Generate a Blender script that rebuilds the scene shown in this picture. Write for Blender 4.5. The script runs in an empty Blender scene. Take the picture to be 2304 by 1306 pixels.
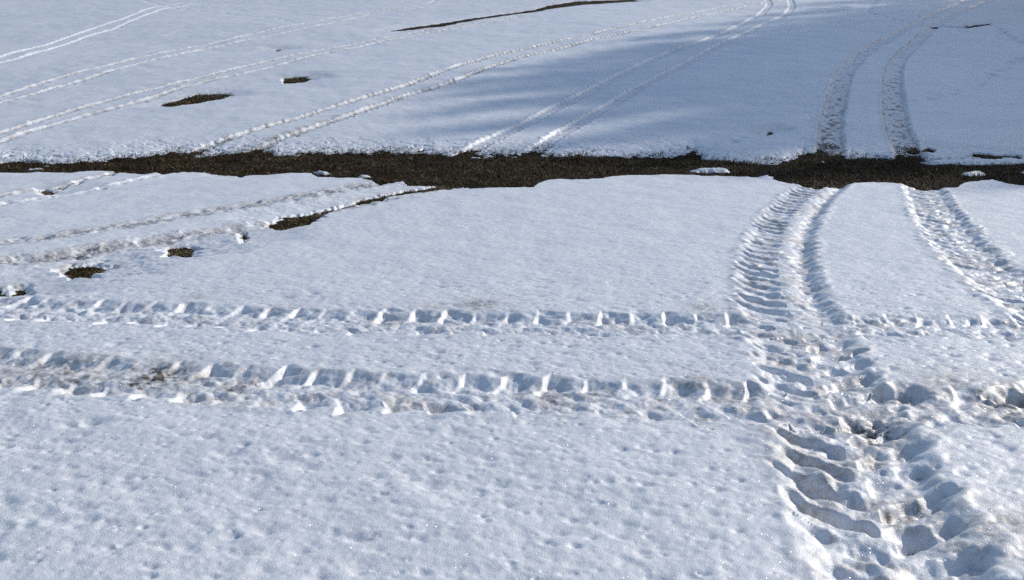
import bpy, math, random
import numpy as np
from mathutils import Vector
random.seed(4)
RNG = np.random.default_rng(7)
C = bpy.context.scene
COL = C.collection

# ------------------------------------------------------------------ camera
CAM_H, FPX, HORIZON = 1.6, 2200.0, 168.0            # photo pixels, 2304 wide
PITCH = math.atan((653 - HORIZON) / FPX)
cam = bpy.data.cameras.new('camera')
cam_o = bpy.data.objects.new('camera', cam); COL.objects.link(cam_o)
cam.sensor_width = 36.0; cam.lens = 36.0 * FPX / 2304.0
cam.clip_start = 0.05; cam.clip_end = 2000
cam_o.location = (0, 0, CAM_H)
cam_o.rotation_euler = (math.pi / 2 - PITCH, 0, 0)
C.camera = cam_o

# ------------------------------------------------------------------ sky, sun, exposure
SUN_AZ, SUN_EL = math.radians(56), math.radians(27)   # azimuth from +Y towards +X
w = bpy.data.worlds.new("World"); C.world = w; w.use_nodes = True
nt = w.node_tree
sky = nt.nodes.new('ShaderNodeTexSky'); sky.sky_type = 'NISHITA'; sky.sun_disc = False; sky.ozone_density = 2.0
sky.sun_elevation = SUN_EL; sky.sun_rotation = SUN_AZ
nt.links.new(sky.outputs[0], nt.nodes['Background'].inputs[0])
nt.nodes['Background'].inputs[1].default_value = 0.115
sd_ = Vector((math.sin(SUN_AZ) * math.cos(SUN_EL), math.cos(SUN_AZ) * math.cos(SUN_EL), math.sin(SUN_EL)))
sl = bpy.data.lights.new('sun', 'SUN'); sl.energy = 2.85; sl.angle = math.radians(1.0); sl.color = (1.0, 0.94, 0.86)
so = bpy.data.objects.new('sun', sl); COL.objects.link(so)
so.rotation_euler = sd_.to_track_quat('Z', 'Y').to_euler(); so.location = (60, 40, 60)
C.view_settings.view_transform = 'Standard'; C.view_settings.look = 'None'
C.view_settings.exposure = 0.14
C.cycles.use_denoising = False; C.cycles.sample_clamp_direct = 8.0; C.cycles.sample_clamp_indirect = 4.0; C.view_settings.gamma = 1.0

# ------------------------------------------------------------------ noise
_perm = np.random.default_rng(11).integers(0, 2**31, 4096).astype(np.int64)
_ang = np.random.default_rng(12).uniform(0, 2 * np.pi, 4096)
_gx = np.cos(_ang).astype(np.float32); _gy = np.sin(_ang).astype(np.float32)
_r1 = np.random.default_rng(13).uniform(0, 1, 4096).astype(np.float32)
_r2 = np.random.default_rng(14).uniform(0, 1, 4096).astype(np.float32)
_r3 = np.random.default_rng(15).uniform(0, 1, 4096).astype(np.float32)
def _h(ix, iy, seed):
    return ((_perm[(ix + seed * 101) & 4095] + iy * 7919 + (iy >> 7) * 131) & 4095)
def gn(x, y, seed=0):
    x = np.asarray(x, np.float32); y = np.asarray(y, np.float32)
    fx = np.floor(x); fy = np.floor(y)
    ix = fx.astype(np.int64); iy = fy.astype(np.int64)
    dx = x - fx; dy = y - fy
    u = dx * dx * dx * (dx * (dx * 6 - 15) + 10); v = dy * dy * dy * (dy * (dy * 6 - 15) + 10)
    def g(a, b, ox, oy):
        h = _h(a, b, seed); return _gx[h] * ox + _gy[h] * oy
    n00 = g(ix, iy, dx, dy); n10 = g(ix + 1, iy, dx - 1, dy)
    n01 = g(ix, iy + 1, dx, dy - 1); n11 = g(ix + 1, iy + 1, dx - 1, dy - 1)
    return ((n00 + (n10 - n00) * u) * (1 - v) + (n01 + (n11 - n01) * u) * v) * 1.5
def fbm(x, y, s, seed, octs=3, gain=.5):
    a = 1.0; t = 0; f = 1.0 / s
    for o in range(octs):
        t = t + a * gn(x * f, y * f, seed + o * 3); a *= gain; f *= 2.03
    return t
def pits(x, y, c, r0, seed):
    px = x / c; py = y / c
    ix = np.floor(px).astype(np.int64); iy = np.floor(py).astype(np.int64)
    acc = np.zeros_like(px)
    for ox in (-1, 0, 1):
        for oy in (-1, 0, 1):
            h = _h(ix + ox, iy + oy, seed)
            qx = ix + ox + _r1[h]; qy = iy + oy + _r2[h]
            a = _r3[h]; rr = (r0 / c) * (0.6 + 0.8 * _r1[(h * 7 + 3) & 4095])
            acc = np.maximum(acc, a * a * np.exp(-(((px - qx) / 1.25) ** 2 + (py - qy) ** 2) / (rr * rr)))
    return acc.astype(np.float32)
def ss(a, b, x):
    t = np.clip((x - a) / (b - a), 0, 1); return t * t * (3 - 2 * t)

# ------------------------------------------------------------------ the land
def hill(y):
    y = np.asarray(y, np.float64)
    s = .28 * np.logaddexp(0, (y - 18) / 2.0)
    return s - .10 * 12 * np.logaddexp(0, (y - 120) / 12.0)
def base(x, y):
    x = np.asarray(x, np.float64); y = np.asarray(y, np.float64)
    k = np.clip((y - 8) / 20, 0.12, 1)
    bank = 20 * np.clip((x - 44) / 52, 0, 1) ** 2 * (3 - 2 * np.clip((x - 44) / 52, 0, 1))  # raised ground out of view, added so distant trees throw softer shade
    return hill(y) + bank + k * (.10 * gn(x / 11, y / 8, 50) + .035 * gn(x / 3.1, y / 2.6, 51)) + np.clip((y-60)/60,0,1)*1.2*gn(x/60,y/60,52)
T0 = .09
def unproject(pts, off=0.0):
    """photo pixels -> points of the snow surface (off below it)"""
    out = []
    cp, sp = math.cos(PITCH), math.sin(PITCH)
    ts = np.concatenate([np.arange(1.5, 30, .05), np.arange(30, 190, .2)])
    for px, py in pts:
        py = max(py, -60)
        a = (px - 1152) / FPX; b = (653 - py) / FPX
        dx, dy, dz = a, cp + b * sp, -sp + b * cp
        f = (CAM_H + dz * ts) - (base(dx * ts, dy * ts) - off)
        i = np.argmax(f < 0)
        if f[i] >= 0: i = len(ts) - 1
        t0, t1 = ts[i - 1], ts[i]; f0, f1 = f[i - 1], f[i]
        t = t0 + (t1 - t0) * (f0 / (f0 - f1) if f0 != f1 else .5)
        out.append((dx * t, dy * t))
    return np.array(out)

# the sheet: rows of constant y, columns of constant x/y -- finer where it lies nearer the viewer
ys = [1.9]
while ys[-1] < 300:
    y = ys[-1]
    if y < 6.5: d = .0105
    elif y < 66: d = .0105 * (y / 6.5) ** 1.36
    else: d = .0105 * (66 / 6.5) ** 1.36 * (y / 66) ** 3
    ys.append(y + d)
Y1 = np.array(ys)
uin = np.linspace(-.62, .62, 1330)
uo = .62 + np.cumsum(np.linspace(.0012, .03, 42))
U1 = np.concatenate([-uo[::-1], uin, uo])
NR, NC = len(Y1), len(U1)
print('grid', NR, NC, NR * NC)
X = (U1[None, :] * Y1[:, None]).astype(np.float32)
Y = np.repeat(Y1[:, None], NC, 1).astype(np.float32)
DYR = np.gradient(Y1)[:, None].astype(np.float32)
BASE = base(X, Y).astype(np.float32)

def rows(y0, y1): return slice(int(np.searchsorted(Y1, y0)), int(np.searchsorted(Y1, y1)) + 1)
def box(x0, x1, y0, y1):
    y0 = max(y0, Y1[0]); r = rows(y0, max(y1, y0))
    u0 = min(x0 / y0, x0 / max(y1, y0)); u1 = max(x1 / y0, x1 / max(y1, y0))
    return r, slice(int(np.searchsorted(U1, u0)), int(np.searchsorted(U1, u1)) + 1)

# ------------------------------------------------------------------ undisturbed snow relief
def lod(wl): return np.clip(wl / (2.5 * DYR) - .35, 0, 1)
DET = (.010 * fbm(X, Y, .55, 60, 2) + .0036 * gn(X / .16, Y / .16, 63) * lod(.16)
       + .0026 * gn(X / .07, Y / .07, 64) * lod(.07) + .0018 * gn(X / .030, Y / .030, 65) * lod(.03)
       + .0009 * gn(X / .013, Y / .013, 66) * lod(.013)).astype(np.float32)
nearw = (1 - ss(5.2, 9.5, Y)).astype(np.float32)
r_ = rows(0, 13)
DET[r_] -= ((.006 + .011 * nearw[r_]) * pits(X[r_], Y[r_], .135, .034, 70) * (.35 + .65 * ss(-.3, .4, fbm(X[r_], Y[r_], .6, 71, 1)))
            + (.004 + .0075 * nearw[r_]) * pits(X[r_], Y[r_], .085, .021, 74) + .005 * nearw[r_] * pits(X[r_], Y[r_], .045, .012, 77)).astype(np.float32)
DET += (.02 * fbm(X, Y, 1.4, 67, 2) * ss(10, 22, Y)).astype(np.float32)

TRK = np.zeros_like(BASE)          # what the tyres did to it
DIRT = np.zeros_like(BASE)
OWN = np.zeros(BASE.shape, np.int16)
FAC = np.ones_like(BASE)           # 1 full snow cover, 0 melted out
NEARDET = np.ones_like(BASE)

# ------------------------------------------------------------------ curves
def catmull(P, step):
    P = np.asarray(P, float)
    Q = np.vstack([2 * P[0] - P[1], P, 2 * P[-1] - P[-2]])
    out = []
    for i in range(1, len(Q) - 2):
        p0, p1, p2, p3 = Q[i - 1], Q[i], Q[i + 1], Q[i + 2]
        L = np.linalg.norm(p2 - p1); n = max(2, int(L / step(p1[1])))
        for k in range(n):
            t = k / n
            out.append(.5 * (2 * p1 + (p2 - p0) * t + (2 * p0 - 5 * p1 + 4 * p2 - p3) * t * t + (3 * p1 - p0 - 3 * p2 + p3) * t ** 3))
    out.append(Q[-2]); return np.array(out)

bd = np.full(BASE.shape, 1e9, np.float32); bt = np.zeros_like(BASE); bs = np.zeros_like(BASE)
def near_curve(P, W):
    bd.fill(1e9); s0 = 0.0
    for i in range(len(P) - 1):
        a, b = P[i], P[i + 1]; e = b - a; L = float(np.hypot(*e))
        if L < 1e-6: continue
        r, c = box(min(a[0], b[0]) - W, max(a[0], b[0]) + W, min(a[1], b[1]) - W, max(a[1], b[1]) + W)
        xx = X[r, c] - a[0]; yy = Y[r, c] - a[1]
        if xx.size == 0: s0 += L; continue
        k = np.clip((xx * e[0] + yy * e[1]) / (L * L), 0, 1)
        qx = xx - k * e[0]; qy = yy - k * e[1]
        d = np.sqrt(qx * qx + qy * qy)
        m = d < bd[r, c]
        sg = np.where(e[0] * yy - e[1] * xx > 0, 1, -1)
        bd[r, c] = np.where(m, d, bd[r, c]); bt[r, c] = np.where(m, d * sg, bt[r, c]); bs[r, c] = np.where(m, s0 + k * L, bs[r, c])
        s0 += L
    return np.nonzero(bd < W), s0

def rut(px, oid, w=.22, D=.07, p=.22, lug=.03, chev=.9, rough=.01, es=.03, berm=.012, dirt=.4, keep=.3, scal=.03,
        seed=0, saw=False, fleck=False, brk=0, wob=0, ease=1.0, asym=0, fade=(0, 0), clump=0.0):
    P = unproject(px) if not isinstance(px, np.ndarray) else px
    P = catmull(P, lambda y: .05 + .006 * y)
    idx, S = near_curve(P, w + .22)
    if len(idx[0]) == 0: return
    t = bt[idx]; s = bs[idx]; x = X[idx]; y = Y[idx]; at = np.abs(t)
    n1 = gn(x / .30, y / .30, 200 + seed); n2 = gn(x / .09, y / .09, 205 + seed)
    half = (t > 0).astype(np.float32)
    cq = chev * at * .5 if not saw else chev * w * .5 * (1 - (1 - np.clip(at / w, 0, 1)) ** 2)
    ph = s / p + cq / p + half * .5 + .10 * gn(x / .5, y / .5, 210 + seed) + .05 * gn(x / .12, y / .12, 211 + seed)
    fr = ph - np.floor(ph)
    lid = np.floor(ph).astype(np.int64) * 2 + half.astype(np.int64)
    lr = _r1[(lid * 37 + seed * 91) & 4095]
    if saw: bar = .32 + .74 * ss(.0, .17, fr) * np.clip(1.12 - 1.12 * fr, 0, 1) ** .9
    else: bar = ss(.0, .24, fr) * (1 - ss(.40, .74, fr))
    inner = ss(.012, .05, at) if not asym else np.maximum(ss(.012, .05, at), np.interp(y, [5.8, 7.2], [0, 1]) * (.4 + .6 * ss(.0, .06, at)))
    if brk:
        brk = brk * (.30 + .70 * np.exp(-((y - 5.5) / 1.1) ** 2)) if brk > .7 else brk
        bar = bar * (1 - brk + brk * ss(-.35, .15, gn(x / .19, y / .16, 227 + seed) + .3 * gn(x / .07, y / .07, 228 + seed))) * (1 - .6 * brk * ss(.25, .6, gn(x / .7, y / .5, 229 + seed)))
    we = w * (1 + .05 * n1) + scal * (bar - .4) * (.5 + lr) + .012 * n2 + wob * (.022 * gn(x / .14, y / .14, 230 + seed) + .02 * n1)
    e2 = es * (1 + .5 * n1)
    m = 1 - ss(we - e2, we + e2, at)
    fd = np.ones_like(s)
    if fade[0]: fd *= ss(0, fade[0], s)
    if fade[1]: fd *= 1 - ss(S - fade[1], S, s)
    depth = D * (1 + .14 * n1 + .10 * gn(x / 1.1, y / 1.1, 213 + seed))
    lug = lug * np.where(half > 0, np.interp(y, [5.6, 7.0], [1, 1 - asym]), 1)
    lump = np.abs(gn(x / .15, y / .15, 215 + seed)) * 1.7 - .35 + .5 * gn(x / .06, y / .06, 216 + seed) + .2 * gn(x / .026, y / .026, 217 + seed)
    if saw: inner = ss(.02, .17, at)
    dm = np.interp(y, [4.3, 6.3], [1, ease]); depth = depth * dm; lug = lug * dm; rough = rough * dm
    depth *= 1.12 - .35 * np.clip(at / w, 0, 1) ** 2
    h = -m ** 1.3 * depth - lug * bar * inner * m * (.35 + 1.0 * lr) * (1 + .25 * n2) + rough * lump * m
    if asym: h -= .030 * np.interp(y, [5.6, 7.0], [0, 1]) * np.exp(-((t - .72 * w) / .075) ** 2) * (1 + .4 * n2); h += asym * .016 * np.interp(y, [5.6, 7.0], [0, 1]) * np.exp(-((t - .15 * w) / .09) ** 2)
    if clump:
        cl = ss(.15, .6, gn(x / .17, y / .17, 219 + seed)) * m
        h += clump * cl * (1 + .5 * n2)
    b = np.exp(-((at - we - .045) / .05) ** 2) * (1 - m)
    h += berm * b * (.6 + .9 * n1 + .8 * n2)
    h *= fd; m = m * fd
    old = TRK[idx]
    TRK[idx] = old * (1 - (1 - keep) * m) + h * np.where(old < -.02, .75, 1)
    dn = ss(.35 - .5 * dirt, .75 - .5 * dirt, .55 * gn(x / .34, y / .34, 221 + seed) + .45 * gn(x / .08, y / .08, 222 + seed) + .25)
    if fleck: dn = 1.1 * ss(.22, .45, .6 * gn(x / .16, y / .22, 223 + seed) + .6 * gn(x / .07, y / .12, 224 + seed) + .16 * gn(x / 1.5, y / 1.5, 225 + seed) + .35 * ss(30, 18.5, y) + .05); dn = np.maximum(.7 * dn, .1)
    DIRT[idx] = np.maximum(DIRT[idx], (m * .9 + .5 * b * fd) * dn * min(1, dirt * 1.5))
    if fleck:
        bias = np.interp(y, [17, 20, 25, 33, 60], [.34, .12, -.10, -.22, -.34])
        f2 = 1.35 * ss(.12, .32, .75 * gn(x / .20, y / .36, 231 + seed) + .55 * gn(x / .08, y / .16, 232 + seed) + bias) * np.exp(-(at / (w * 1.15)) ** 4)
        DIRT[idx] = np.maximum(DIRT[idx], f2)
    NEARDET[idx] = np.minimum(NEARDET[idx], 1 - .6 * m)
    k = (at < w + .05) & (fd > .05)
    OWN[idx[0][k], idx[1][k]] = oid

def trail(px, oid, step=.55, r0=.10, D=.05, seed=0):
    P = catmull(unproject(px), lambda y: .1 + .006 * y)
    idx, S = near_curve(P, .3)
    t = bt[idx]; s = bs[idx]
    k = np.round(s / step); off = np.where(k.astype(np.int64) % 2 == 0, .07, -.07)
    q = ((s - k * step) ** 2 / (r0 * 1.5) ** 2 + (t - off) ** 2 / r0 ** 2)
    lr = _r1[(k.astype(np.int64) * 53 + seed * 17) & 4095]
    TRK[idx] -= D * (.4 + lr) * np.exp(-q) + .012 * np.exp(-(t / .16) ** 2)
    sel = (np.abs(t) < .2); OWN[idx[0][sel], idx[1][sel]] = oid

# ------------------------------------------------------------------ tracks (things are numbered as they come)
THINGS = []         # (name, label, category, group, [(part name, id)])
_next = [1]
def nid(): _next[0] += 1; return _next[0] - 1
def track(label, ruts, group='tyre tracks pressed into the snow', **kw):
    parts = []
    for i, (px, over) in enumerate(ruts):
        o = nid(); k = dict(kw); k.update(over); k['seed'] = o * 5
        rut(px, o, **k); parts.append(('rut', o))
    THINGS.append(('tyre_track', label, 'tyre track', group, parts))

far = dict(w=.10, D=.034, p=.45, lug=.012, chev=.5, rough=.008, es=.05, berm=.010, dirt=.55, scal=.03)
track('smooth pale pair of tyre ruts highest up the hill in the top left corner', [
    ([(-60, 146), (0, 128), (50, 114), (146, 87), (210, 65), (271, 45), (323, 24), (375, 13), (451, 5), (620, 2), (800, -4)], {}),
    ([(-60, 158), (0, 141), (60, 126), (167, 94), (225, 74), (278, 56), (347, 28), (389, 17), (469, 8), (640, 6), (800, 2)], {})],
    **{**far, 'lug': .005, 'rough': .004, 'dirt': .1, 'D': .045, 'w': .10})
track('long narrow pair of tyre ruts passing above all the bare spots on the hill', [
    ([(-60, 235), (0, 217), (70, 196), (139, 174), (264, 142), (340, 124), (424, 108), (556, 80), (694, 52), (800, 33), (860, 24), (930, 15), (976, 4), (1000, -10)], {}),
    ([(-60, 250), (0, 231), (70, 213), (139, 194), (264, 156), (340, 136), (424, 118), (556, 90), (694, 62), (800, 41), (860, 29), (924, 21), (1017, 8), (1100, -4)], {})],
    **far)
track('pair of tyre ruts just above the two bare spots, ending at the long dark strip', [
    ([(-60, 320), (0, 300), (70, 279), (139, 257), (278, 217), (360, 197), (434, 179), (556, 149), (694, 118), (800, 99), (937, 73), (1062, 54), (1201, 30)], {}),
    ([(-60, 340), (0, 319), (70, 296), (156, 271), (230, 250), (312, 229), (399, 201), (490, 178), (590, 156), (700, 127), (800, 107), (923, 82), (1062, 59), (1167, 40)], {})],
    **{**far, 'w': .12, 'dirt': .6})
midk = dict(w=.12, D=.042, p=.30, lug=.026, chev=.6, rough=.012, es=.04, berm=.010, dirt=.65, scal=.05)
track('pair of toothed tyre ruts curving from the strip across the middle of the hill', [
    ([(400, 350), (413, 345), (450, 332), (486, 319), (540, 303), (590, 288), (694, 259), (750, 241), (800, 226), (924, 189), (1062, 139), (1130, 121), (1201, 106), (1340, 75), (1504, 38), (1625, 16), (1726, 0)], {}),
    ([(540, 346), (552, 340), (606, 321), (660, 302), (730, 279), (800, 255), (924, 212), (1045, 174), (1105, 150), (1167, 130), (1305, 97), (1444, 66), (1550, 42), (1640, 24), (1712, 9), (1790, -5)], {'dirt': .75}),
    ([(-80, 458), (0, 441), (87, 425), (163, 410), (260, 389), (290, 382)], {'p': .42, 'lug': .06, 'D': .015, 'w': .09}),
    ([(-80, 474), (0, 460), (70, 449), (139, 438), (243, 419), (347, 396), (390, 386)], {'p': .42, 'lug': .05, 'D': .015, 'w': .09, 'dirt': .2})],
    **midk)
shade = dict(w=.17, D=.045, p=.30, lug=.022, chev=.8, rough=.008, es=.04, berm=.012, dirt=.2)
track('clean smooth pair of tyre ruts that bends sharply at the top of the hill', [
    ([(1020, 350), (1035, 344), (1080, 324), (1132, 302), (1236, 250), (1340, 198), (1444, 146), (1504, 121), (1608, 83), (1660, 60), (1698, 40), (1722, 22), (1731, 8), (1722, -8)], {}),
    ([(1180, 347), (1194, 340), (1271, 295), (1340, 255), (1410, 215), (1504, 163), (1608, 108), (1665, 81), (1712, 59), (1750, 42), (1775, 26), (1782, 14), (1776, -6)], {}),
    ], **shade)
melt = dict(w=.14, D=.014, p=.30, lug=.008, chev=.4, rough=.012, es=.06, berm=.008, dirt=.85, scal=.05, clump=.020)
track('old half melted pair of tyre ruts with lumpy brown edges below the bare strip', [
    ([(-80, 556), (0, 545), (90, 536), (174, 524), (288, 507), (375, 491), (469, 476), (590, 457), (729, 432), (799, 420), (847, 411)], {}),
    ([(-80, 598), (0, 585), (80, 576), (156, 566), (230, 553), (302, 542), (417, 526), (520, 510), (600, 497), (683, 483), (740, 472), (799, 462), (865, 446), (958, 428), (1049, 418)], {'D': .025})],
    **melt)
# the two wide ruts running across in front
lugk = dict(w=.235, D=.030, p=.215, lug=.028, chev=-1.1, rough=.013, es=.095, brk=.32, wob=.7, clump=.010, berm=.006, dirt=.32, scal=.085, keep=.35, saw=True)
track('pair of wide lugged tyre ruts running straight across the foreground with scalloped edges', [
    ([(-1000, 640), (-160, 678), (0, 690), (200, 700), (400, 706), (600, 716), (800, 722), (1000, 724), (1300, 728), (1700, 731), (2000, 733), (2304, 735), (2450, 736), (2900, 738), (3400, 742)], {}),
    ([(-1000, 740), (-160, 808), (0, 824), (125, 835), (250, 846), (500, 862), (800, 877), (1100, 884), (1400, 894), (1650, 902), (2000, 909), (2304, 914), (2450, 916), (2900, 924), (3400, 934)], {'w': .25, 'D': .032, 'dirt': .42})],
    **lugk)
deep = dict(w=.30, D=.045, p=.255, lug=.05, chev=1.3, rough=.014, brk=.71, wob=.5, clump=.012, es=.05, berm=.012, dirt=.38, scal=.035, keep=.25)
track('widest dirty pair of tyre ruts, running from the near right corner up the hill', [
    ([(1862, 360), (1869, 347), (1868, 320), (1868, 295), (1872, 265), (1879, 236), (1885, 207), (1893, 181), (1904, 158), (1921, 139), (1937, 124), (1955, 111), (2018, 76), (2066, 50), (2120, 24), (2164, 7), (2200, -10)],
      dict(w=.25, lug=.012, D=.08, dirt=.95, p=.3, fleck=True, brk=0, wob=0, clump=0, es=.05)),
    ([(2056, 360), (2046, 340), (2033, 317), (2021, 292), (2015, 258), (2011, 226), (2008, 190), (2010, 160), (2016, 142), (2027, 126), (2045, 108), (2066, 90), (2112, 52), (2155, 32), (2198, 14), (2240, -6)],
      dict(w=.25, lug=.012, D=.08, dirt=.95, p=.3, fleck=True, brk=0, wob=0, clump=0, es=.05)),
    ([(1860, 412), (1846, 424), (1820, 443), (1799, 465), (1783, 484), (1771, 504), (1761, 525), (1754, 545), (1750, 575), (1750, 608), (1754, 635), (1761, 660), (1778, 705), (1797, 745), (1817, 793), (1840, 850), (1866, 900), (1895, 960), (1930, 1045), (1970, 1130), (2015, 1215), (2060, 1290), (2120, 1390)],
      dict(D=.045, rough=.014, lug=.050, clump=.012, es=.065, ease=.6, dirt=.45, asym=.8)),
    ([(2072, 408), (2077, 420), (2088, 444), (2101, 469), (2119, 497), (2139, 524), (2167, 556), (2200, 588), (2226, 608), (2254, 631), (2310, 668), (2380, 712), (2480, 776), (2640, 890), (2800, 1010), (3000, 1180)],
      dict(w=.25, D=.036, rough=.012, lug=.020, dirt=.42, brk=.5, clump=.012, es=.06))],
    **deep)
def ftrail(label, px, **kw):
    o = nid(); trail(px, o, seed=o, **kw); THINGS.append(('footprint_trail', label, 'footprints', 'thin trails of animal footprints', [(None, o)]))
ftrail('thin dotted trail of footprints near the top left tyre ruts', [(315, -4), (345, 7), (375, 14), (400, 20), (480, 27), (545, 35), (612, 40), (650, 48), (690, 52)], D=.05)
ftrail('footprints zigzagging down from the top edge towards the dark crack', [(1980, -6), (1960, 14), (1958, 29), (1995, 38), (2040, 50), (2085, 60), (2150, 61)], D=.07)
ftrail('footprints leading right from the dark crack to the picture edge', [(2228, 56), (2258, 72), (2280, 86), (2304, 98), (2340, 112)], D=.08)
ftrail('faint scuffed trail in the shaded snow at the far right edge', [(2310, 128), (2270, 146), (2240, 165), (2200, 190), (2150, 208), (2080, 222)], D=.05, r0=.16)
ftrail('faint footprints slanting up to the left rut of the widest track', [(1560, 340), (1610, 325), (1660, 313), (1718, 300), (1765, 287), (1800, 276), (1840, 262)], D=.05)

STAINS = [(570, 336, .18, .9), (590, 329, .15, .8), (615, 319, .2, 1), (650, 306, .18, .8), (685, 295, .18, .9), (725, 281, .15, .7), (760, 269, .15, .7), (835, 243, .15, .6), (545, 563, .03, 1), (706, 596, .03, 1), (58, 613, .03, 1), (10, 503, .04, 1), (30, 845, .2, .5), (130, 852, .22, .8), (180, 868, .2, .7), (250, 862, .15, .5), (350, 862, .20, 1.1), (320, 878, .14, 1.1), (375, 858, .14, 1.1), (100, 840, .15, .8), (420, 880, .15, .5), (540, 886, .14, .8), (440, 690, .12, .4), (640, 712, .1, .4),
          (870, 738, .12, .6), (1080, 706, .16, .8), (980, 712, .12, .5), (1580, 716, .14, .7), (1240, 912, .14, .7), (1330, 905, .1, .5), (1560, 890, .16, .6), (1640, 905, .14, .5),
          (1790, 775, .16, .7), (1960, 975, .2, .9), (1800, 1020, .2, .6), (1900, 960, .16, .5), (2030, 1160, .14, .9), (1960, 1040, .1, .7), (1830, 1135, .12, .6), (2290, 930, .3, .9), (2030, 915, .18, .8),
          (2130, 890, .2, .6), (2250, 1230, .2, .6), (1860, 1060, .14, .6), (2180, 600, .3, .5), (2120, 475, .3, .5), (1720, 590, .1, .5), (1850, 900, .15, .5), (1760, 1000, .12, .6)]
for (px_, py_, ra, am) in STAINS:
    q = unproject([(px_, py_)], .07)[0]; r, c = box(q[0] - 3 * ra, q[0] + 3 * ra, q[1] - 3 * ra, q[1] + 3 * ra)
    d = np.hypot(X[r, c] - q[0], (Y[r, c] - q[1]) / 1.2) / ra
    e = np.exp(-d * d) * ss(-.45, .35, .6 * gn(X[r, c] / .12, Y[r, c] / .12, 240) + .5 * gn(X[r, c] / .045, Y[r, c] / .045, 241) + .1)
    DIRT[r, c] = np.maximum(DIRT[r, c], 1.35 * am * e)

# ------------------------------------------------------------------ melted strip
up_px = [(-150, 372), (0, 367), (45, 365), (80, 366), (108, 370), (150, 367), (194, 365), (250, 362), (264, 355), (302, 354), (312, 352), (344, 348), (399, 349), (444, 351), (521, 345), (573, 343), (604, 344), (620, 349), (694, 346), (764, 345), (819, 347), (865, 343), (889, 347), (917, 347), (958, 343), (976, 349), (1097, 351), (1236, 349), (1305, 352), (1410, 354), (1514, 352), (1540, 347), (1563, 342), (1584, 360), (1660, 366), (1757, 367), (1789, 358), (1806, 347), (1844, 346), (1858, 357), (1886, 359), (1955, 355), (2042, 361), (2094, 365), (2198, 365), (2304, 363), (2460, 362)]
lo_px = [(-150, 390), (0, 387), (87, 384), (160, 387), (243, 382), (264, 386), (323, 390), (399, 384), (503, 384), (604, 390), (635, 385), (700, 387), (715, 396), (760, 398), (812, 398), (854, 411), (906, 406), (917, 411), (993, 408), (1040, 416), (1058, 423), (1080, 422), (1139, 420), (1200, 418), (1217, 406), (1236, 402), (1358, 399), (1392, 393), (1444, 392), (1531, 391), (1643, 394), (1730, 398), (1775, 411), (1816, 415), (1841, 421), (1886, 415), (1962, 406), (2042, 413), (2077, 421), (2153, 419), (2170, 408), (2233, 401), (2268, 411), (2304, 415), (2460, 416)]
upP = unproject(up_px, T0 * .9); loP = unproject(lo_px, 0.0)
def ycurve(P, u):
    uu = P[:, 0] / P[:, 1]; o = np.argsort(uu); return np.interp(u, uu[o], P[o, 1])
Yu = ycurve(upP, U1)[None, :].astype(np.float32); Yl = ycurve(loP, U1)[None, :].astype(np.float32)
edge_n = .10 * gn(X / .55, Y / .3, 90) + .09 * gn(X / .17, Y / .14, 91) + .04 * gn(X / .07, Y / .07, 92)
sdu = Y - Yu + 2.2 * edge_n; sdl = Yl - Y + .5 * edge_n
FAC = np.minimum(FAC, np.maximum(ss(-.46, 1.7, sdu) ** .6, ss(-.04, .14, sdl)))
STRIP = (Y < Yu + .25) & (Y > Yl - .25)
# ragged, thin snow just above the strip: the turf shows through in flecks
thin = np.exp(-np.clip(sdu, 0, 9) / .5) * (sdu > -.1) * (Y > 15)
FLECK = (ss(.28, .62, .7 * gn(X / .30, Y / .16, 95) + .7 * gn(X / .08, Y / .08, 96)) * thin).astype(np.float32)
FAC = FAC * (1 - .95 * FLECK)

# ------------------------------------------------------------------ bare spots: polygons on the land
TURF = np.zeros(BASE.shape, np.int16)
def poly_sd(P, W):
    r, c = box(P[:, 0].min() - W, P[:, 0].max() + W, P[:, 1].min() - W, P[:, 1].max() + W)
    x = X[r, c]; y = Y[r, c]; d = np.full(x.shape, 1e9, np.float32); ins = np.zeros(x.shape, bool)
    n = len(P)
    for i in range(n):
        a, b = P[i], P[(i + 1) % n]; e = b - a; L2 = max(1e-9, float(e @ e))
        k = np.clip(((x - a[0]) * e[0] + (y - a[1]) * e[1]) / L2, 0, 1)
        d = np.minimum(d, np.hypot(x - a[0] - k * e[0], y - a[1] - k * e[1]))
        cr = ((a[1] > y) != (b[1] > y)) & (x < (b[0] - a[0]) * (y - a[1]) / ((b[1] - a[1]) or 1e-9) + a[0])
        ins ^= cr
    return r, c, np.where(ins, -d, d)
def px_poly(px):
    px = np.array(px, float); i0, i1 = px[:, 0].argmin(), px[:, 0].argmax()
    ly = np.interp(px[:, 0], [px[i0, 0], px[i1, 0]], [px[i0, 1], px[i1, 1]])
    out = []
    for (a, b), m in zip(px, ly):
        out.append(unproject([(a, b)], T0 if b < m - .5 else (0 if b > m + .5 else T0 * .5))[0])
    return np.array(out)
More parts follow.
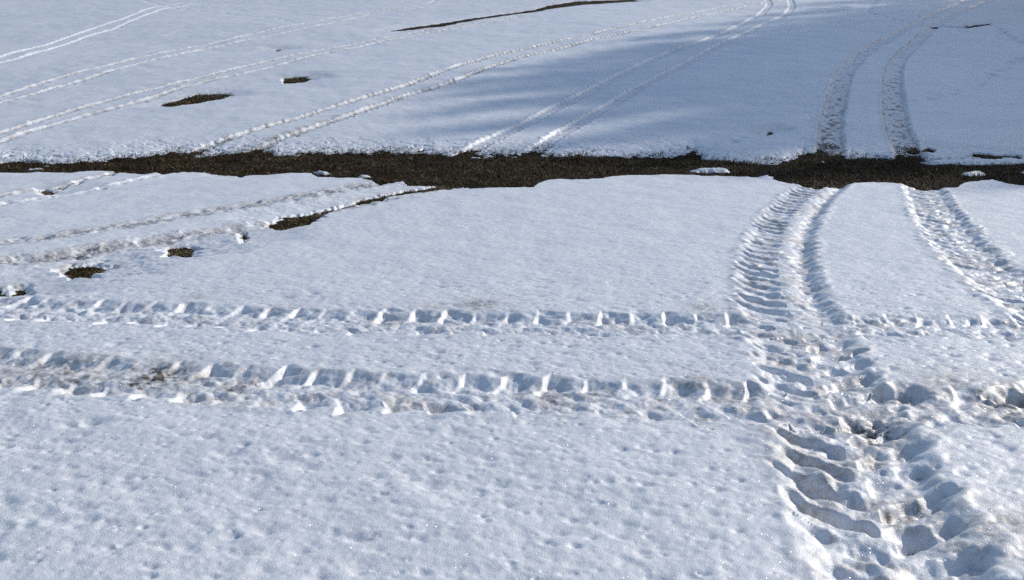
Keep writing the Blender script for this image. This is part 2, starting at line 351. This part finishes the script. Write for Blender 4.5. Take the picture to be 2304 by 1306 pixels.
def bare(label, px, ew=.16, nz=.05, tuft=1.0, blades=600, hole=False, shrink=None):
    P = unproject(px, .11) if hole else px_poly(px)
    if P[:, 1].mean() > 19: ew *= 3.0
    elif not hole: ew *= 2.0
    r, c, d = poly_sd(P, .9)
    x, y = X[r, c], Y[r, c]
    dn = d + nz * (gn(x / .4, y / .3, 97) + .7 * gn(x / .13, y / .11, 98) + .4 * gn(x / .05, y / .05, 99))
    cy = P[:, 1].mean(); dn = dn + (shrink if shrink is not None else .0 if hole else (.05 if cy < 13 and blades > 300 else 0))
    i0, i1 = P[:, 0].argmin(), P[:, 0].argmax()
    yl = np.interp(x, [P[i0, 0], P[i1, 0]], [P[i0, 1], P[i1, 1]])
    side = ss(-.40, -.05, y - yl)
    ew = .10 + (ew - .10) * side if not hole else ew
    FAC[r, c] = np.minimum(FAC[r, c], 1 - (.5 if not hole else .3) * side * (1 - ss(0, .8 if not hole else .1, dn)))
    FAC[r, c] = np.minimum(FAC[r, c], ss(-.345 * ew, .655 * ew, dn))
    ring = np.exp(-np.clip(dn, 0, 9) / (.12 + .01 * cy)) * (dn > 0)
    DIRT[r, c] = np.maximum(DIRT[r, c], .6 * ring * ss(-.2, .5, gn(x / .15, y / .1, 94) + .1) * (y > cy - .1))
    o = nid(); TURF[r, c] = np.where(d < .22, o, TURF[r, c])
    THINGS.append(('grass_patch', label, 'grass patch', 'bare patches of turf in the snow', [('turf', o, blades, tuft)]))
bare('large flat lens of brown turf alone on the hillside below the tyre ruts',
     [(347, 241), (375, 234), (410, 224), (448, 215), (485, 212), (514, 211), (522, 216), (497, 222), (434, 234), (382, 240)], ew=.2, blades=1500)
bare('smaller ragged patch of brown turf up the hill from the large lens',
     [(637, 182), (640, 177), (660, 175), (685, 174), (712, 179), (681, 184), (639, 188)], ew=.2, blades=900)
bare('tiny dark slit of turf high on the hill between two tyre tracks', [(612, 115), (622, 112), (636, 112), (624, 115)], ew=.15, blades=200)
bare('long thin dark strip of bare turf reaching the top edge of the picture',
     [(871, 72), (944, 61), (993, 55), (1062, 43), (1140, 33), (1208, 23), (1243, 13), (1305, 4), (1420, 0), (1440, 4), (1350, 9), (1271, 16), (1205, 27), (1120, 37), (1060, 47), (990, 59), (930, 66)], ew=.25, blades=2500, nz=.06, shrink=-.16)
bare('tufted clump of olive grass in a melt hole at the left side', [(117, 618), (139, 606), (156, 600), (194, 597), (235, 591), (262, 598), (226, 608), (190, 615), (149, 620)], ew=.22, blades=1400, tuft=1.0, nz=.09, shrink=.08)
bare('narrow melt hole with a grass rim between the tufted clump and the old ruts', [(347, 570), (370, 564), (392, 561), (425, 558), (455, 556), (434, 563), (375, 571)], ew=.2, blades=600, nz=.09, tuft=.8)
bare('dark melt hole cut off by the left picture edge', [(-70, 646), (-20, 641), (20, 638), (52, 634), (45, 644), (0, 653), (-60, 662)], ew=.2, blades=900, nz=.04, shrink=-.04)
bare('tiny grassy gap beside the old ruts, lower left of the bare groove', [(536, 533), (548, 530), (563, 529), (550, 533)], ew=.12, blades=120, nz=.02, shrink=.03)
bare('bare grassy groove along the old rut, dark along its lower edge',
     [(594, 512), (612, 503), (640, 494), (672, 489), (700, 484), (729, 477), (760, 468), (799, 458), (860, 444), (920, 432), (985, 423), (1049, 419), (1000, 429), (930, 438), (865, 450), (799, 467), (760, 474), (722, 487), (687, 504), (642, 510)], ew=.14, blades=3500, nz=.09, shrink=.0, tuft=.8)
bare('black crack in the snow beside the widest ruts near the top right corner', [(2112, 62), (2171, 60), (2195, 56), (2230, 53), (2205, 59), (2171, 63)], ew=.07, blades=500, nz=.04, shrink=-.06)
bare('small dark hole on the faint footprints left of the widest ruts', [(1716, 299), (1728, 296), (1742, 293), (1736, 298), (1722, 301)], ew=.10, blades=80, nz=.03, shrink=.09)
bare('thin dark slit beside the toothed rut below the strip', [(82, 432), (100, 429), (128, 429), (110, 432)], ew=.10, blades=150, nz=.02, shrink=.03)
bare('broken thin gap in the snow just below the strip', [(507, 398), (530, 394), (578, 394), (540, 398)], ew=.12, blades=300, nz=.06)
bare('short dark gap above the snow ribbon near the right hand rut', [(2072, 340), (2085, 336), (2106, 335), (2095, 340)], ew=.05, blades=200, nz=.04, shrink=-.02)
bare('longer dark gap above the snow ribbon towards the right picture edge', [(2165, 350), (2180, 346), (2210, 347), (2240, 350), (2300, 350), (2304, 352), (2240, 352)], ew=.05, blades=200, nz=.08, shrink=.09)
bare('dark soil hole in the middle of the crossing of the wide ruts', [(1942, 996), (1952, 984), (1970, 982), (1978, 988), (1964, 1000)], ew=.05, blades=60, nz=.02, tuft=.4, hole=True)
bare('soil hole under the far edge of the front rut, right of the crossing', [(2008, 922), (2022, 914), (2046, 914), (2050, 922), (2028, 928)], ew=.05, blades=60, nz=.02, tuft=.4, hole=True)
bare('soil hole in the front rut by the right picture edge', [(2256, 934), (2276, 916), (2320, 910), (2330, 930), (2300, 942)], ew=.06, blades=200, nz=.04, tuft=.6, hole=True)
bare('black soil hole low in the near right rut, halfway down', [(1828, 1138), (1836, 1128), (1856, 1130), (1850, 1140)], ew=.04, blades=40, nz=.015, tuft=.4, hole=True)
bare('black soil hole lowest in the near right rut', [(2030, 1248), (2040, 1238), (2062, 1238), (2056, 1252), (2040, 1254)], ew=.06, blades=40, nz=.02, shrink=.02, tuft=.4, hole=True)

# ------------------------------------------------------------------ snow floes left lying in the strip
ISL = np.zeros(BASE.shape, np.int16); ISH = np.zeros_like(BASE)
def floe(label, px):
    P = unproject(px, T0 - .05); r, c, d = poly_sd(P, .5); x, y = X[r, c], Y[r, c]
    dn = d + .05 * gn(x / .3, y / .2, 100) + .04 * gn(x / .1, y / .08, 101)
    h = .075 * ss(.03, -.16, dn) if False else .085 * (1 - ss(-.20, .04, dn))
    o = nid(); ISH[r, c] = np.maximum(ISH[r, c], h)
    ISL[r, c] = np.where((d < .12), o, ISL[r, c])
    THINGS.append(('snow_patch', label, 'snow patch', 'leftover snow patches on the bare strip', [(None, o)]))
floe('thin double strip of snow on the turf left of the dark dip', [(1545, 380), (1572, 376), (1605, 377), (1630, 376), (1655, 380), (1640, 384), (1560, 384)])
floe('snow sliver lying close to the near edge left of the dark dip', [(1690, 397), (1705, 393), (1730, 392), (1750, 394), (1742, 400), (1710, 402)])
floe('long snow ribbon between two dark gaps at the right end of the strip', [(2060, 361), (2094, 357), (2198, 356), (2310, 356), (2420, 356), (2420, 363), (2304, 364), (2198, 366), (2094, 367)])
floe('smooth oval snow patch on the turf right of the widest ruts', [(2150, 386), (2165, 383), (2195, 382), (2222, 383), (2228, 387), (2200, 391), (2165, 390)])
floe('snow patch on the turf cut by the right picture edge', [(2284, 382), (2300, 378), (2360, 379), (2380, 384), (2304, 387)])
floe('small snow lump at the foot of the left rut on the strip', [(1830, 361), (1842, 357), (1862, 359), (1874, 361), (1850, 364)])
floe('flat sliver of snow near the left end of the strip', [(50, 377), (75, 374), (108, 373), (105, 376), (70, 379)])
floe('notched snow tongue on the strip above the old ruts', [(696, 384), (712, 381), (735, 383), (760, 385), (735, 388), (710, 387)])
floe('little snow scrap above the near bank beside the old ruts', [(788, 396), (805, 393), (822, 391), (844, 394), (830, 396)])

# ------------------------------------------------------------------ put the sheets together
T = T0 + .045 * (1 - ss(6.6, 9.5, Y)) + .012 * gn(X / .8, Y / .8, 110)
GZ = BASE - T + .016 * gn(X / .35, Y / .3, 111) + .014 * gn(X / .11, Y / .11, 112) * lod(.11) + .010 * gn(X / .045, Y / .045, 113) * lod(.05)
lip = .030 * np.exp(-((sdl - .16) / .12) ** 2) * (Y > 12)
TH = T * FAC - .035 * (1 - FAC) + (DET * NEARDET + TRK + lip * 0) * np.clip(FAC * 1.5, 0, 1)
# keep most ruts from wearing through: squash the last centimetres of snow
TH = np.where((TH < .03) & (FAC > .6), .03 - .022 * (1 - np.exp(np.minimum(TH - .03, 0) / .022)), TH)
TH = np.where(ISH > 0, np.maximum(TH, ISH - .025), TH).astype(np.float32)
TH[:, :] = np.where((ISL > 0) & (ISH > .01), TH + .006 * gn(X / .06, Y / .06, 115), TH)
SZ = GZ * 1.0 + TH + np.where(TH > .04, (BASE - T - GZ), (BASE - T - GZ) * ss(0, .04, TH))
SZ = SZ.astype(np.float32); GZ = GZ.astype(np.float32)

def grid_normals(Z):
    dzr = np.gradient(Z, axis=0); dzc = np.gradient(Z, axis=1)
    dyr = DYR; dxr = U1[None, :] * DYR; dxc = np.gradient(U1)[None, :] * Y
    # Pc=(dxc,0,dzc) x Pr=(dxr,dyr,dzr)
    nx = -dzc * dyr; ny = dzc * dxr - dxc * dzr; nz = dxc * dyr
    n = np.stack([nx, ny, nz], -1); n /= np.linalg.norm(n, axis=-1, keepdims=True); return n.astype(np.float32)

ii, jj = np.meshgrid(np.arange(NR - 1), np.arange(NC - 1), indexing='ij')
V00 = (ii * NC + jj)
def sheet(name, Z, N, mask, mat, parent=None, attrs=None):
    f = V00[mask]
    if len(f) == 0: return None
    quads = np.stack([f, f + 1, f + NC + 1, f + NC], -1)
    used, inv = np.unique(quads, return_inverse=True); inv = inv.reshape(-1).astype(np.int32)
    co = np.stack([X.ravel()[used], Y.ravel()[used], Z.ravel()[used]], -1).astype(np.float32)
    me = bpy.data.meshes.new(name)
    me.vertices.add(len(used)); me.vertices.foreach_set('co', co.ravel())
    me.loops.add(len(inv)); me.loops.foreach_set('vertex_index', inv)
    nf = len(f); me.polygons.add(nf)
    me.polygons.foreach_set('loop_start', np.arange(0, nf * 4, 4, dtype=np.int32))
    me.polygons.foreach_set('use_smooth', np.ones(nf, bool))
    for an, arr in (attrs or {}).items():
        a = me.attributes.new(an, 'FLOAT', 'POINT'); a.data.foreach_set('value', arr.ravel()[used].astype(np.float32))
    me.update(calc_edges=True)
    a = me.attributes.new('custom_normal', 'FLOAT_VECTOR', 'POINT')
    a.data.foreach_set('vector', N.reshape(-1, 3)[used].ravel())
    me.materials.append(mat)
    o = bpy.data.objects.new(name, me); COL.objects.link(o)
    if parent: o.parent = parent
    return o

# ------------------------------------------------------------------ materials
def newmat(name):
    m = bpy.data.materials.new(name); m.use_nodes = True
    n = m.node_tree; b = n.nodes['Principled BSDF']; return m, n, b
def noise(n, scale, detail=4, rough=.55, vec=None):
    t = n.nodes.new('ShaderNodeTexNoise'); t.inputs['Scale'].default_value = scale; t.inputs['Detail'].default_value = detail
    t.inputs['Roughness'].default_value = rough
    if vec: n.links.new(vec, t.inputs['Vector'])
    return t
def ramp(n, src, stops):
    r = n.nodes.new('ShaderNodeValToRGB'); e = r.color_ramp.elements
    while len(e) < len(stops): e.new(.5)
    for q, (p, c) in zip(e, stops): q.position = p; q.color = (*c, 1) if len(c) == 3 else c
    n.links.new(src, r.inputs[0]); return r
def mix(n, fac, a, b):
    m = n.nodes.new('ShaderNodeMix'); m.data_type = 'RGBA'
    for sock, v in ((m.inputs[0], fac), (m.inputs[6], a), (m.inputs[7], b)):
        if hasattr(v, 'type') and hasattr(v, 'links'): n.links.new(v, sock)
        elif isinstance(v, (int, float)): sock.default_value = v
        else: sock.default_value = (*v, 1)
    return m.outputs[2]

SNOW, n, b = newmat('snow')
tc = n.nodes.new('ShaderNodeTexCoord'); P_ = tc.outputs['Object']
at = n.nodes.new('ShaderNodeAttribute'); at.attribute_name = 'dirt'
clean = mix(n, ramp(n, noise(n, 1.3, 3, vec=P_).outputs[0], [(.35, (0, 0, 0)), (.65, (1, 1, 1))]).outputs[0], (.79, .81, .84), (.84, .853, .87))
brown = mix(n, noise(n, 26, 4, .7, P_).outputs[0], (.18, .11, .045), (.46, .325, .165))
brown = mix(n, ramp(n, at.outputs['Fac'], [(.55, (0,) * 3), (.95, (1,) * 3)]).outputs[0], brown, (.075, .050, .024))
dm = n.nodes.new('ShaderNodeMath'); dm.operation = 'MULTIPLY'; dm.use_clamp = True
n.links.new(at.outputs['Fac'], dm.inputs[0])
n.links.new(ramp(n, noise(n, 38, 5, .7, P_).outputs[0], [(.38, (.15,) * 3), (.62, (1.0,) * 3)]).outputs[0], dm.inputs[1])
dx_ = n.nodes.new('ShaderNodeMath'); dx_.operation = 'MULTIPLY_ADD'; n.links.new(at.outputs['Fac'], dx_.inputs[0]); dx_.inputs[1].default_value = 3.0; dx_.inputs[2].default_value = -3.0
dz_ = n.nodes.new('ShaderNodeMath'); dz_.operation = 'MAXIMUM'; dz_.use_clamp = True; n.links.new(dx_.outputs[0], dz_.inputs[0]); n.links.new(dm.outputs[0], dz_.inputs[1])
col = mix(n, dz_.outputs[0], clean, brown)
n.links.new(col, b.inputs['Base Color'])
b.inputs['Roughness'].default_value = .5; b.inputs['Specular IOR Level'].default_value = .8; b.inputs['Coat Weight'].default_value = .25; b.inputs['Coat Roughness'].default_value = .42; b.inputs['Coat IOR'].default_value = 1.31
bump = n.nodes.new('ShaderNodeBump'); bump.inputs['Strength'].default_value = .55; bump.inputs['Distance'].default_value = .006
n.links.new(noise(n, 130, 3, .7, P_).outputs[0], bump.inputs['Height']); n.links.new(bump.outputs[0], b.inputs['Normal'])
# ice crystals: sparse facets with their own tilt, a hard gloss that only flashes where it mirrors the sun
vo = n.nodes.new('ShaderNodeTexVoronoi'); vo.inputs['Scale'].default_value = 520; n.links.new(P_, vo.inputs['Vector'])
sub = n.nodes.new('ShaderNodeVectorMath'); sub.operation = 'SUBTRACT'; n.links.new(vo.outputs['Color'], sub.inputs[0]); sub.inputs[1].default_value = (.5, .5, .5)
sc_ = n.nodes.new('ShaderNodeVectorMath'); sc_.operation = 'SCALE'; n.links.new(sub.outputs[0], sc_.inputs[0]); sc_.inputs['Scale'].default_value = 1.7
ge = n.nodes.new('ShaderNodeNewGeometry')
ad = n.nodes.new('ShaderNodeVectorMath'); ad.operation = 'ADD'; n.links.new(ge.outputs['Normal'], ad.inputs[0]); n.links.new(sc_.outputs[0], ad.inputs[1])
no = n.nodes.new('ShaderNodeVectorMath'); no.operation = 'NORMALIZE'; n.links.new(ad.outputs[0], no.inputs[0])
gl = n.nodes.new('ShaderNodeBsdfGlossy'); gl.inputs['Roughness'].default_value = .16; gl.inputs['Color'].default_value = (1, 1, 1, 1)
n.links.new(no.outputs[0], gl.inputs['Normal'])
wn = n.nodes.new('ShaderNodeTexWhiteNoise'); n.links.new(vo.outputs['Color'], wn.inputs['Vector'])
gt = n.nodes.new('ShaderNodeMath'); gt.operation = 'GREATER_THAN'; gt.inputs[1].default_value = .95; n.links.new(wn.outputs['Value'], gt.inputs[0])
g2 = n.nodes.new('ShaderNodeMath'); g2.operation = 'MULTIPLY'; g2.inputs[1].default_value = .16; n.links.new(gt.outputs[0], g2.inputs[0])
ms = n.nodes.new('ShaderNodeMixShader'); n.links.new(g2.outputs[0], ms.inputs[0]); n.links.new(b.outputs[0], ms.inputs[1]); n.links.new(gl.outputs[0], ms.inputs[2])
n.links.new(ms.outputs[0], n.nodes['Material Output'].inputs[0])

SOIL, n, b = newmat('turf_soil')
tc = n.nodes.new('ShaderNodeTexCoord'); P_ = tc.outputs['Object']
r1 = ramp(n, noise(n, 9, 6, .7, P_).outputs[0], [(.3, (.014, .009, .005)), (.52, (.040, .024, .011)), (.7, (.085, .056, .022))])
n.links.new(mix(n, ramp(n, noise(n, 1.1, 3, .6, P_).outputs[0], [(.45, (0, 0, 0)), (.6, (1, 1, 1))]).outputs[0], r1.outputs[0], (.036, .022, .010)), b.inputs['Base Color'])
b.inputs['Roughness'].default_value = .95; b.inputs['Specular IOR Level'].default_value = .1
bump = n.nodes.new('ShaderNodeBump'); bump.inputs['Distance'].default_value = .03; n.links.new(noise(n, 60, 5, .7, P_).outputs[0], bump.inputs['Height']); n.links.new(bump.outputs[0], b.inputs['Normal'])

GRASS, n, b = newmat('dead_grass')
at = n.nodes.new('ShaderNodeAttribute'); at.attribute_name = 'tint'
r1 = ramp(n, at.outputs['Fac'], [(0, (.024, .015, .007)), (.3, (.062, .039, .016)), (.55, (.115, .084, .032)), (.8, (.20, .16, .075)), (1, (.36, .30, .17))])
n.links.new(r1.outputs[0], b.inputs['Base Color']); b.inputs['Roughness'].default_value = .8; b.inputs['Specular IOR Level'].default_value = .2

# ------------------------------------------------------------------ objects out of the sheets
NS = grid_normals(SZ); NG = grid_normals(GZ)
def fmin(a): return np.minimum(np.minimum(a[:-1, :-1], a[1:, :-1]), np.minimum(a[:-1, 1:], a[1:, 1:]))
def fmax(a): return np.maximum(np.maximum(a[:-1, :-1], a[1:, :-1]), np.maximum(a[:-1, 1:], a[1:, 1:]))
smask = fmax(TH) > -.012
gmask = fmin(TH) < .03
FO = OWN[:-1, :-1].copy(); isl = ISL[:-1, :-1]
inner_strip = STRIP[:-1, :-1]
ISLO = np.where((isl > 0) & (fmax(ISH) > .004), isl, 0)
ISLO = np.where((FAC[:-1, :-1] < .5), ISLO, 0)
FO = np.where(ISLO > 0, 0, FO)
FO = np.where(inner_strip & (FAC[:-1, :-1] < .3), 0, FO)
def tag(o, label=None, cat=None, group=None, kind=None):
    if label: o['label'] = label
    if cat: o['category'] = cat
    if group: o['group'] = group
    if kind: o['kind'] = kind
sa = {'dirt': DIRT}
o = sheet('snow_field', SZ, NS, smask & (FO == 0) & (ISLO == 0), SNOW, attrs=sa); tag(o, kind='structure')
o = sheet('ground', GZ, NG, gmask & (TURF[:-1, :-1] == 0), SOIL); tag(o, kind='structure')

def blades(name, mask, count, parent, L=(.05, .13), W=.006, lift=.5, seed=0, kind=None, tm=.30):
    rr, cc = np.nonzero(mask)
    if len(rr) == 0: return None
    g = np.random.default_rng(seed + 5)
    area = (np.gradient(U1)[cc] * Y1[rr]) * np.gradient(Y1)[rr]
    k = g.choice(len(rr), count, p=area / area.sum())
    r, c = rr[k], cc[k]
    fu, fv = g.random(count), g.random(count)
    y = Y1[r] + fv * np.diff(Y1)[r]; x = (U1[c] + fu * np.diff(U1)[c]) * y
    z = GZ[r, c] - .006
    sc = np.clip(y / 9, .7, 2.6)
    l = g.uniform(L[0], L[1], count) * (.7 + .5 * gn(x / .5, y / .5, 120)) * np.clip(y / 9, .8, 1.5)
    a = g.uniform(0, 2 * np.pi, count); el = np.clip(g.normal(lift, .35, count), .05, 1.45)
    dx, dy, dz = np.cos(a) * np.cos(el), np.sin(a) * np.cos(el), np.sin(el)
    wd = W * sc * g.uniform(.6, 1.3, count) * .5
    b0 = np.stack([x, y, z], -1); d = np.stack([dx, dy, dz], -1)
    s = np.stack([-np.sin(a + .6 * g.normal(size=count)), np.cos(a), g.uniform(-.6, .6, count)], -1); s /= np.linalg.norm(s, axis=1, keepdims=True)
    lm = l[:, None]; wm = wd[:, None]
    mid = b0 + d * lm * .55; d2 = d.copy(); d2[:, 2] -= .55; tip = mid + d2 * lm * .45
    co = np.stack([b0 - s * wm, b0 + s * wm, mid + s * wm * .8, mid - s * wm * .8, tip], 1).reshape(-1, 3)
    bi = np.arange(count) * 5
    me = bpy.data.meshes.new(name); nv = count * 5
    me.vertices.add(nv); me.vertices.foreach_set('co', co.astype(np.float32).ravel())
    q = np.stack([bi, bi + 1, bi + 2, bi + 3, bi + 3, bi + 2, bi + 4], 1).astype(np.int32)
    me.loops.add(count * 7); me.loops.foreach_set('vertex_index', q.ravel())
    me.polygons.add(count * 2); st = np.stack([np.arange(count) * 7, np.arange(count) * 7 + 4], 1).astype(np.int32)
    me.polygons.foreach_set('loop_start', st.ravel())
    tint = np.clip(tm + .38 * gn(x / .9, y / .6, 121) + .22 * g.normal(size=count), 0, 1)
    t_ = me.attributes.new('tint', 'FLOAT', 'POINT'); t_.data.foreach_set('value', np.repeat(tint, 5).astype(np.float32))
    me.update(calc_edges=True); me.materials.append(GRASS)
    o = bpy.data.objects.new(name, me); COL.objects.link(o)
    if parent: o.parent = parent
    o['kind'] = 'stuff'
    return o

bare_face = fmax(TH) < .0
o = blades('dead_grass', (bare_face | (fmax(TH) < .035) & (Y > Yl + 1)[:-1, :-1]) & (TURF[:-1, :-1] == 0) & ((Y < Yu + 1.6) & (Y > Yl - .25))[:-1, :-1], 110000, None, L=(.06, .15), W=.006, lift=.35, seed=1)
tag(o, 'matted brown dead grass covering the melted strip across the snow', 'grass', kind='stuff')

for nm, label, cat, group, parts in THINGS:
    if nm in ('footprint_trail', 'snow_patch'):
        oid = parts[0][1]
        o = sheet(nm, SZ, NS, smask & ((FO == oid) | (ISLO == oid)) if nm == 'snow_patch' else smask & (FO == oid) & (ISLO == 0), SNOW, attrs=sa)
        if o: tag(o, label, cat, group)
        continue
    ids = [p[1] for p in parts]
    if nm == 'tyre_track':
        ms_ = [smask & (FO == q) & (ISLO == 0) for q in ids]
    else:
        ms_ = [gmask & (TURF[:-1, :-1] == q) for q in ids]
    if not any(m.any() for m in ms_): print('EMPTY', label); continue
    allm = ms_[0] | ms_[-1]
    rr, cc = np.nonzero(allm); k = len(rr) // 2
    e = bpy.data.objects.new(nm, None); COL.objects.link(e); e.empty_display_size = .2
    loc = Vector((float(X[rr[k], cc[k]]), float(Y[rr[k], cc[k]]), float(GZ[rr[k], cc[k]]))); e.location = loc
    tag(e, label, cat, group)
    for p, m in zip(parts, ms_):
        if nm == 'tyre_track':
            o = sheet('rut', SZ, NS, m, SNOW, parent=e, attrs=sa)
            if o: o.location = -loc
        else:
            o = sheet('turf', GZ, NG, m, SOIL, parent=e)
            if o: o.location = -loc
            q = blades('grass', bare_face & m, p[2], e, L=(.03 * p[3], .085 * p[3]), W=.006, lift=.95, seed=p[1], tm=.62)
            if q: q.location = -loc

# ------------------------------------------------------------------ the rest of the snow field round about, coarse
def outer_sheet():
    vs, fs = [], []
    gx = np.concatenate([-np.geomspace(320, 31, 24), np.linspace(-30, 30, 61), np.geomspace(31, 320, 24)]); gy = np.concatenate([-np.geomspace(120, 2, 14), np.linspace(-1, 60, 62), np.geomspace(62, 420, 34)])
    XX, YY = np.meshgrid(gx, gy); ZZ = base(XX, YY) 
    inside = ((YY > 3.2) & (np.abs(XX) < YY * (U1[-1] - .16) - 1.2) & (YY < Y1[-1] - 12)) | ((np.abs(XX) < 3.5) & (YY > .5) & (YY < 4))
    ZZ = np.where(inside, ZZ - .3, ZZ - .045)
    nc = len(gx)
    vs = np.stack([XX, YY, ZZ], -1).reshape(-1, 3)
    for i in range(len(gy) - 1):
        for j in range(nc - 1): 
            a = i * nc + j; fs.append((a, a + 1, a + nc + 1, a + nc))
    me = bpy.data.meshes.new('snow_hill'); me.from_pydata([tuple(v) for v in vs], [], fs)
    me.polygons.foreach_set('use_smooth', np.ones(len(fs), bool)); me.materials.append(SNOW)
    o = bpy.data.objects.new('snow_hill', me); COL.objects.link(o); tag(o, kind='structure')
outer_sheet()

# ------------------------------------------------------------------ trees beyond the right edge, whose shade lies over the hill
BARK, n, b = newmat('bark')
n.links.new(ramp(n, noise(n, 14, 5).outputs[0], [(.3, (.05, .035, .025)), (.7, (.14, .11, .085))]).outputs[0], b.inputs['Base Color']); b.inputs['Roughness'].default_value = .9
NEED, n, b = newmat('needles')
n.links.new(ramp(n, noise(n, 2.5, 4).outputs[0], [(.3, (.018, .038, .016)), (.7, (.05, .085, .03))]).outputs[0], b.inputs['Base Color']); b.inputs['Roughness'].default_value = .7
def tube(V, F, p, q, r0, r1, k=6):
    d = (q - p).normalized(); a = d.orthogonal().normalized(); c = d.cross(a); s = len(V)
    for (o, r) in ((p, r0), (q, r1)):
        for i in range(k):
            t = 2 * math.pi * i / k; V.append(o + (a * math.cos(t) + c * math.sin(t)) * r)
    for i in range(k):
        j = (i + 1) % k; F.append((s + i, s + j, s + k + j, s + k + i))
def pine(seed, H=15.0, R=3.2, dens=1.0):
    g = random.Random(seed); V, F = [], []; NV, NF = [], []
    tube(V, F, Vector((0, 0, -.3)), Vector((0, 0, H * .5)), .2, .12, 8); tube(V, F, Vector((0, 0, H * .5)), Vector((0, 0, H)), .12, .02, 8)
    z = 1.2
    while z < H - .2:
        rad = R * .8 * (1 - (z / H) ** 2.4) ** .75 + .12
        for b_ in range(g.randint(6, 9)):
            a = g.uniform(0, 2 * math.pi); L = rad * g.uniform(.65, 1.1); dr = g.uniform(-.45, -.1)
            p = Vector((0, 0, z + g.uniform(-.15, .15))); d = Vector((math.cos(a), math.sin(a), dr)).normalized(); q = p + d * L + Vector((0, 0, .12 * L))
            tube(V, F, p, q, .03, .008, 4)
            for k in range(int(L * 9 * dens) + 3):
                t = g.uniform(.2, 1.05); c = p + (q - p) * t + Vector((g.uniform(-1, 1), g.uniform(-1, 1), g.uniform(-.9, .15))) * .28 * (1.1 - .5 * t)
                e1 = Vector((g.gauss(0, 1), g.gauss(0, 1), g.gauss(0, .6))).normalized() * g.uniform(.12, .30); e2 = e1.cross(Vector((g.gauss(0, 1), g.gauss(0, 1), g.gauss(0, 1)))).normalized() * g.uniform(.05, .12)
                s = len(NV); NV += [c - e1, c + e2, c + e1, c - e2]; NF.append((s, s + 1, s + 2, s + 3))
        z += g.uniform(.38, .55)
    m1 = bpy.data.meshes.new('trunk'); m1.from_pydata(V, [], F); m1.materials.append(BARK)
    m2 = bpy.data.meshes.new('crown'); m2.from_pydata(NV, [], NF); m2.materials.append(NEED)
    return m1, m2
KINDS = [pine(1, 20, 4.3, .56), pine(2, 18, 3.9, .54), pine(3, 22, 4.6, .56)]
TIPS = [(9.5, 12.6), (7.2, 13.6), (5.6, 13.2), (3.4, 15), (1.2, 16.2), (-1, 18), (-2.5, 20), (-3.2, 22), (-3.0, 24.5), (-2.6, 26.5), (-2.0, 29), (0, 31.5), (2, 34), (3, 37), (6, 40), (8, 44), (10, 48), (13, 53), (18, 58), (22, 64)]
TIPS2 = [(8.5, 14.2), (5.5, 15.6), (3, 17.6), (.5, 19), (-.5, 21.5), (-1.5, 23.4), (-1.0, 25.8), (.5, 28.5), (2.5, 30.5), (4.5, 33.0), (6, 36), (8.5, 39), (11, 43), (14, 48)]
TIPS3 = [(6.5, 14.6), (3.6, 16.0), (1.2, 17.2), (8, 16.6), (5, 17.6), (2.4, 18.8), (1.4, 20.2), (1.2, 22.2), (.6, 24.4), (3.4, 21.5), (6, 20), (9, 19), (4, 26), (8, 24)]
TREES = []
for i_, (tx, ty) in enumerate(TIPS + TIPS2 + TIPS3):
    k_ = i_ % 3; s_ = 1.12 + .10 * math.sin(i_ * 2.3); H_ = (20, 18, 22)[k_] * s_; L_ = 70.0 + (0 if i_ < len(TIPS) else 12 if i_ < len(TIPS + TIPS2) else 20)
    for it in range(40):                       # walk away from the shadow's end until the tree is tall enough for it
        bx, by = tx + L_ * math.sin(SUN_AZ), ty + L_ * math.cos(SUN_AZ)
        L_ = .5 * L_ + .5 * (H_ + float(base(bx, by)) - float(base(tx, ty))) / math.tan(SUN_EL)
    TREES.append((bx, by, k_, s_))
print('trees', [(round(t[0]), round(t[1])) for t in TREES])
CNT = ['first', 'second', 'third', 'fourth', 'fifth', 'sixth', 'seventh', 'eighth', 'ninth', 'tenth']
TL = [q + ' pine from the near end of the row' for q in CNT] + [q + ' pine from the uphill end of the row' for q in CNT[::-1]] + [q + ' pine from the near end of the back row' for q in CNT[:7]] + [q + ' pine from the uphill end of the back row' for q in CNT[:7][::-1]] + [q + ' pine from the near end of the farthest row' for q in CNT[:7]] + [q + ' pine from the uphill end of the farthest row' for q in CNT[:7][::-1]]
for (x, y, k, s), lab in zip(TREES, TL):
    e = bpy.data.objects.new('pine_tree', None); COL.objects.link(e)
    e.location = (x, y, float(base(x, y)) - .1); e.scale = (s, s, s); e.rotation_euler = (0, 0, random.uniform(0, 6))
    tag(e, lab + ' beyond the right edge', 'tree', 'pines beyond the right edge')
    for nm, me in zip(('trunk', 'crown'), KINDS[k]):
        o = bpy.data.objects.new(nm, me); COL.objects.link(o); o.parent = e
